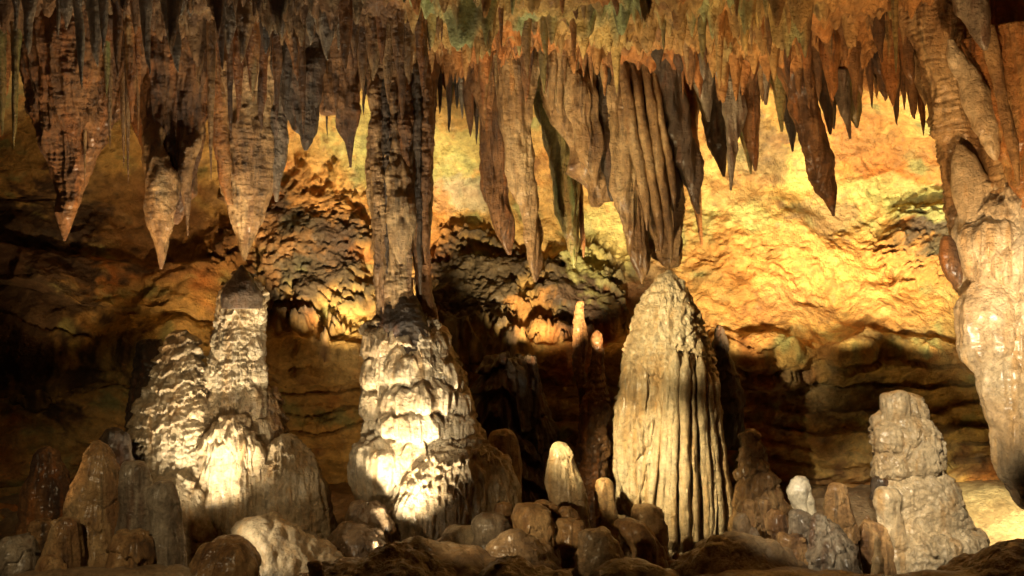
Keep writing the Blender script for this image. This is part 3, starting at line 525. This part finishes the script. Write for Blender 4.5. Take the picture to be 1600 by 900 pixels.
tag(form('stalactite', [(-30, 510, 562), (150, 518, 556), (190, 530, 553), (230, 541, 551), (262, 546, 549)], 8.9, 'brown', None, .8, st=STAL), 'brown stalactite with a long thin tip just left of the column shaft', 'stalactite')

t = thing('stalactite', 'wide pale curtain of fused stalactites touching the broad fluted stalagmite', 'stalactite')
form('main_curtain', [(58, 975, 1010), (66, 962, 1026), (90, 957, 1032), (130, 957, 1038), (200, 962, 1048), (280, 976, 1057), (340, 1002, 1061), (380, 1020, 1060), (405, 1034, 1056), (419, 1043, 1049)],
     9.7, 'tan', t, .75, dome=True, res=1.15, st=dict(flute=[(4.5, .10, .035), (12, .03, .08)], rip=(34, .010), nod=(12, .012, .5), lump=(2, .05)))
for x0, y0, x1, y1, hh in [(972, 85, 1012, 360, 8), (990, 95, 1034, 395, 8), (1008, 90, 1050, 410, 7), (1022, 100, 1054, 330, 6)]:
    form('curtain_fold', [(y0, x0-hh*.7, x0+hh*.7, .1), (y0+80, x0+(x1-x0)*.25-hh, x0+(x1-x0)*.25+hh), ((y0+y1)/2, (x0+x1)/2-hh, (x0+x1)/2+hh), (y1-30, x1-hh*.6-2, x1+hh*.6-2), (y1, x1-1, x1+1, .05)], 9.42, 'tan', t, 1.1, st=dict(STALS, rip=(34, .008), warp=(1, 0.)))
form('left_curtain', [(90, 948, 975), (200, 950, 985), (280, 956, 1000), (340, 970, 1008), (390, 984, 1013), (425, 996, 1011), (444, 1002, 1005)], 9.6, 'tan', t, .8, st=dict(STAL, warp=(1, .0)))
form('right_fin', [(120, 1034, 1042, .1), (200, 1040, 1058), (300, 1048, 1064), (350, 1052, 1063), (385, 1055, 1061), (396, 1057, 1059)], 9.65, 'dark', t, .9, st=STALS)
t = thing('stalactite', 'grey brown folded drapery left of the pale fused curtain', 'stalactite')
form('drapery', [(75, 838, 945), (130, 850, 948), (190, 868, 952), (240, 888, 956), (280, 905, 958), (300, 915, 952), (322, 926, 934)], 9.75, 'tan', t, .55,
     st=dict(flute=[(4.5, .13, .04), (12, .03, .08)], lump=(2, .06), rip=(28, .006)))
form('front_fold', [(60, 872, 886, .3), (95, 868, 905, .1), (150, 880, 930), (200, 895, 935), (240, 908, 935), (275, 922, 934), (292, 929, 932)], 9.5, 'tan', t, .8, st=dict(STAL, warp=(1, 0.)))
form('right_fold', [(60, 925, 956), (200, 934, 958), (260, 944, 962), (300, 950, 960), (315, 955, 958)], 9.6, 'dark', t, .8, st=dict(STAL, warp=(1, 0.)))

def stl(lab, rows, Y, m, st=STAL, group=None, thick=.85):
    return tag(form('stalactite', rows, Y, m, None, thick, st=dict(st, warp=(1, 0.))), lab, 'stalactite', group)
GC = 'long stalactites hanging right of the column'
stl('brown stalactite with a slanting split tip, nearest right of the column shaft', [(80, 728, 790), (130, 738, 786), (200, 748, 780), (300, 756, 790), (350, 772, 798), (380, 786, 799), (398, 794, 798)], 9.7, 'brown', STAL, GC)
stl('cream blunt tipped stalactite with a bright lower half in front of the yellow wall', [(70, 768, 846), (110, 776, 840), (150, 782, 830), (220, 788, 830), (280, 796, 836), (340, 812, 845), (400, 822, 846), (425, 828, 843), (441, 833, 839)], 9.6, 'tan', STAL, GC)
stl('yellow green algae coated stalactite behind the folded drapery', [(100, 828, 872), (180, 842, 884), (240, 854, 896), (300, 868, 904), (350, 880, 908), (390, 888, 904), (418, 895, 899)], 10.1, 'green', STAL, GC)
stl('slim dark stalactite along the right side of the algae coated one', [(60, 860, 896), (260, 892, 908), (340, 902, 912), (380, 908, 914), (402, 911, 913)], 10.3, 'brown', STALS, GC)
stl('long black blade of a stalactite right of the pale fused curtain', [(70, 1004, 1062), (140, 1020, 1068), (200, 1038, 1078), (260, 1058, 1089), (300, 1075, 1093), (334, 1089, 1094)], 9.55, 'dark', STAL, GC)
stl('thin rusty needle behind the black blade tip', [(60, 1050, 1084), (300, 1078, 1094), (340, 1088, 1096), (385, 1095, 1098)], 10.4, 'rust', STALS, GC)
GS = 'stalactite cluster in front of the bright right wall'
stl('short grey triangular stalactite left of the white streaked one', [(85, 1066, 1120), (120, 1080, 1115), (160, 1096, 1112), (190, 1105, 1109)], 9.6, 'grey', STALS, GS)
stl('dark green brown stalactite behind the white streaked one', [(90, 1085, 1150), (170, 1094, 1140), (220, 1108, 1136), (255, 1122, 1134), (276, 1129, 1133)], 10.0, 'dark', STAL, GS)
stl('white streaked stalactite, the palest of the right cluster', [(92, 1118, 1160), (150, 1126, 1158), (210, 1131, 1156), (250, 1134, 1150), (280, 1138, 1146), (298, 1140, 1143)], 9.7, 'grey', STAL, GS)
stl('dark red stalactite right of the white streaked one', [(92, 1150, 1190), (160, 1155, 1186), (220, 1164, 1185), (250, 1174, 1184), (267, 1179, 1182)], 9.8, 'brown', STALS, GS)
stl('thin olive stalactite tip below the dark red one', [(120, 1145, 1170), (200, 1155, 1172), (245, 1166, 1175), (272, 1172, 1175)], 9.95, 'green', STALS, GS)
stl('short grey stalactite at the start of the row right of the cluster', [(88, 1180, 1206), (120, 1186, 1204), (150, 1192, 1200), (164, 1195, 1198)], 9.7, 'grey', STALS, GS)
stl('olive stalactite with a sharp tip left of the great diagonal one', [(90, 1196, 1236), (130, 1204, 1230), (170, 1212, 1226), (206, 1220, 1223)], 9.8, 'green', STALS, GS)
stl('dark stubby stalactite tucked behind the great diagonal one', [(100, 1210, 1250), (160, 1220, 1246), (210, 1232, 1243), (237, 1237, 1240)], 10.0, 'dark', STALS, GS)
stl('great diagonal brown stalactite with a sharp tip before the brightest wall', [(70, 1205, 1260), (110, 1220, 1268), (160, 1236, 1278), (210, 1250, 1288), (260, 1266, 1298), (300, 1282, 1303), (322, 1294, 1304), (338, 1301, 1304)], 9.5, 'brown', STAL, GS)
stl('dark needle leaning against the right of the diagonal stalactite', [(110, 1270, 1298), (160, 1282, 1300), (190, 1291, 1301), (210, 1296, 1299)], 9.8, 'dark', STALS, GS)
stl('short dark spike just right of the leaning needle', [(110, 1285, 1312), (150, 1294, 1308), (180, 1299, 1306), (202, 1302, 1304)], 9.9, 'dark', STALS, GS)
stl('grey spike left of the green stained stub', [(110, 1296, 1326), (160, 1308, 1326), (190, 1319, 1329), (217, 1327, 1330)], 9.7, 'grey', STALS, GS)
stl('green stained stub before the bright niche', [(100, 1304, 1350), (150, 1316, 1344), (180, 1328, 1344), (200, 1337, 1341)], 9.8, 'green', STALS, GS)
GE = 'stalactites beside the leaning column'
stl('smooth cream ribbon of a stalactite on the leaning column', [(62, 1480, 1490), (90, 1486, 1508), (120, 1498, 1526), (160, 1514, 1540), (200, 1530, 1554), (230, 1544, 1560), (250, 1554, 1558)], 7.35, 'cream', STAL, GE)
stl('long rust orange stalactite right of the cream ribbon', [(60, 1510, 1575), (130, 1530, 1592), (200, 1552, 1610), (270, 1580, 1622), (320, 1600, 1630), (360, 1620, 1628)], 7.4, 'rust', STAL, GE)
stl('orange and green striped stalactite at the right edge', [(40, 1552, 1620), (130, 1574, 1640), (220, 1600, 1650), (300, 1625, 1650), (340, 1636, 1644)], 7.3, 'rust', STAL, GE)
stl('grey slanting spur above the cream ribbon', [(-60, 1488, 1530), (0, 1500, 1538), (40, 1516, 1546), (66, 1532, 1546), (78, 1538, 1542)], 7.2, 'grey', STAL, GE)

# ------------------------------------------------------------------ fringes of smaller stalactites
rnd = random.Random(5)
def spike(tx, ty, wd, Y, m, top=None, shift=0, st=STALS, res=1.0):
    top = 450-2.5*F/Y if top is None else top
    L = ty-top; rx = tx-shift; rows = []
    for f, k in ((0, 1.35), (.25, 1.0), (.5, .82), (.72, .58), (.88, .34), (.96, .17), (1, .05)):
        c = rx+shift*f+(rnd.uniform(-.06, .06)*wd if 0 < f < 1 else 0); h = wd*k*.5*(1 if f in (0, 1) else rnd.uniform(.88, 1.12))
        rows.append((top+L*f, c-h, c+h))
    return form('stalactite', rows, Y, m, None, .9, res=res, st=dict(st, warp=(1, 0.)))
ORD = ['first', 'second', 'third', 'fourth', 'fifth', 'sixth', 'seventh', 'eighth', 'ninth', 'tenth', 'eleventh', 'twelfth', 'thirteenth', 'fourteenth', 'fifteenth', 'sixteenth', 'seventeenth', 'eighteenth', 'nineteenth', 'twentieth']
def size_word(L, wd):
    return ('long ' if L > 150 else 'short ' if L < 80 else '')+('thin ' if wd < 16 else 'thick ' if wd > 26 else '')
def fringe(items, Y, group, where, colour, st=STALS):
    for i, it in enumerate(sorted(items)):
        tx, ty, wd, m = it[:4]; sh = it[4] if len(it) > 4 else 0; Yi = it[5] if len(it) > 5 else Y+rnd.uniform(-.12, .12)
        o = spike(tx, ty, wd, Yi, m, shift=sh, st=st)
        tag(o, f"{size_word(ty, wd)}{colour[m]} stalactite, {ORD[i]} from left {where}", 'stalactite', group)
CW = dict(grey='grey', brown='brown', dark='dark', tan='tan', green='greenish', rust='rusty', cream='cream')
fringe([(25, 48, 13, 'grey'), (44, 85, 24, 'grey'), (91, 54, 10, 'grey'), (104, 46, 20, 'grey'), (128, 140, 17, 'grey', 10), (153, 104, 25, 'grey', 16),
        (161, 82, 18, 'grey'), (184, 122, 16, 'brown'), (234, 118, 18, 'grey', 12), (279, 113, 26, 'grey', 26), (283, 24, 22, 'grey'), (297, 28, 20, 'grey'),
        (357, 84, 26, 'grey', -6), (377, 97, 30, 'tan', -12), (348, 110, 16, 'grey', 10)], 7.7, 'grey stalactites along the top left edge', 'in the front row at the top left edge', CW)
fringe([(3, 212, 16, 'green'), (22, 231, 15, 'green', -4), (10, 150, 18, 'rust')], 8.3, 'greenish stalactites at the left edge', 'in the group at the left picture edge', CW)
fringe([(167, 154, 13, 'green'), (172, 232, 9, 'tan'), (193, 260, 11, 'tan'), (200, 288, 9, 'tan'), (206, 190, 22, 'rust'), (216, 217, 10, 'rust'), (133, 292, 9, 'tan'), (311, 138, 20, 'tan'), (330, 282, 11, 'tan')],
       8.5, 'orange lit stalactites on the left', 'of the orange lit tips on the left', dict(CW, tan='orange tan'))
fringe([(395, 160, 22, 'rust'), (408, 205, 20, 'brown', -6), (372, 190, 18, 'rust'), (432, 190, 16, 'brown'), (450, 170, 20, 'dark'), (465, 126, 26, 'brown', 22), (474, 210, 14, 'brown', 4), (360, 215, 14, 'brown')],
       8.45, 'rusty stalactites before the ribbed cone', 'before the fan ribbed cone', CW)
fringe([(512, 94, 30, 'grey', 10), (485, 70, 20, 'grey'), (530, 78, 18, 'grey'), (500, 60, 22, 'grey'), (440, 60, 20, 'grey'), (415, 84, 26, 'dark'), (540, 110, 26, 'brown')], 8.0, 'grey stalactites left of the column top', 'in the top row left of the column', CW)
fringe([(553, 90, 22, 'tan'), (567, 144, 22, 'tan'), (583, 126, 26, 'tan'), (597, 100, 20, 'brown'), (607, 162, 20, 'tan'), (622, 110, 24, 'tan'), (639, 132, 24, 'tan', 4), (655, 100, 20, 'brown'), (672, 82, 18, 'tan'), (685, 62, 16, 'tan'), (628, 190, 20, 'brown'), (660, 150, 20, 'brown')],
       8.3, 'fringe of tan stalactites before the column shaft', 'in the fringe before the column shaft', CW)
fringe([(511, 216, 9, 'dark'), (568, 180, 12, 'dark'), (558, 160, 12, 'dark'), (662, 172, 14, 'brown'), (673, 192, 11, 'dark'), (687, 178, 12, 'dark'), (702, 207, 14, 'dark'), (714, 170, 12, 'dark'), (722, 186, 16, 'grey'), (735, 214, 22, 'brown', 10), (745, 226, 12, 'dark')],
       9.7, 'dark little stalactites in front of the yellow wall', 'among the small dark ones before the yellow wall', CW)
fringe([(757, 190, 20, 'rust'), (800, 150, 20, 'rust'), (822, 160, 22, 'brown'), (850, 140, 20, 'brown'), (862, 185, 16, 'tan'), (877, 192, 18, 'tan', 6), (898, 150, 14, 'tan'), (926, 136, 10, 'tan', 8), (912, 120, 16, 'rust'), (945, 150, 18, 'rust', 6)],
       9.35, 'short rusty stalactites above the drapery', 'in the short rusty row above the drapery', CW)
fringe([(1363, 170, 14, 'brown', 6), (1383, 158, 30, 'brown', 8), (1402, 196, 20, 'brown', 10), (1414, 172, 12, 'tan', 10), (1429, 186, 30, 'brown', 12), (1443, 212, 17, 'rust', 12), (1453, 190, 12, 'brown', 14), (1464, 198, 32, 'brown', 14), (1345, 150, 26, 'brown', 6), (1478, 160, 26, 'brown', 16)],
       9.2, 'row of brown stalactites above the bright niche', 'in the row above the bright niche', CW)
fringe([(1062, 120, 26, 'dark', 8), (1080, 140, 24, 'brown', 8), (1100, 125, 20, 'grey', 6), (1122, 130, 18, 'grey'), (1030, 110, 26, 'dark', 6), (1250, 150, 22, 'brown', 8), (1265, 170, 18, 'brown', 8), (1280, 155, 22, 'brown', 8)],
       9.2, 'short stalactites at the back lip of the ceiling', 'along the back lip of the ceiling', CW)

stl('broad orange rust sheet of a stalactite behind the striped one at the right edge', [(-20, 1500, 1640), (90, 1524, 1680), (200, 1560, 1700), (300, 1590, 1700), (380, 1620, 1680), (420, 1640, 1660)], 7.75, 'rust', STAL, GE, .5)
stl('thin ochre needle between the cream ribbon and the long rust stalactite', [(40, 1530, 1552), (150, 1556, 1574), (240, 1578, 1590), (290, 1590, 1594)], 7.25, 'tan', STALS, GE)
fringe([(1262, 128, 26, 'brown', 8, 8.5), (1302, 158, 34, 'rust', 10, 8.6), (1322, 92, 22, 'brown', 10, 8.4), (1378, 98, 20, 'brown', 12, 8.3), (1396, 166, 40, 'rust', 14, 8.5), (1424, 132, 32, 'brown', 16, 8.35), (1446, 165, 36, 'tan', 18, 8.45), (1470, 140, 30, 'brown', 20, 8.2), (1338, 172, 20, 'brown', 8, 8.8)],
       8.5, 'front row of ridged stalactites at the upper right', 'of the ridged front row at the upper right', CW)
# tiny stubs all over the lit ceiling, no two of which the photograph tells apart
def stub(px, Y, ln, wd, m):
    x = (px-800)/F*Y; top = 450-2.42*F/Y
    o = spike(px, 450-(2.22-ln)*F/Y, wd, Y, m, top=top, shift=wd*.2, st=dict(lump=(6, .015), rip=(40, .004)), res=1.2)
    return o
for k in range(130):
    Y = rnd.uniform(7.6, 10.4); px = 690+810*rnd.random()**1.35
    m = rnd.choice(['brown', 'rust', 'tan', 'tan', 'brown', 'green'])
    tag(stub(px, Y, (.06+.5*rnd.random()**2.2)*(1.2 if px > 1230 else .8), rnd.uniform(6, 18), m), 'stubby ceiling stalactite, one of the many tiny ones on the lit ceiling', 'stalactite', 'tiny stubs on the lit ceiling')
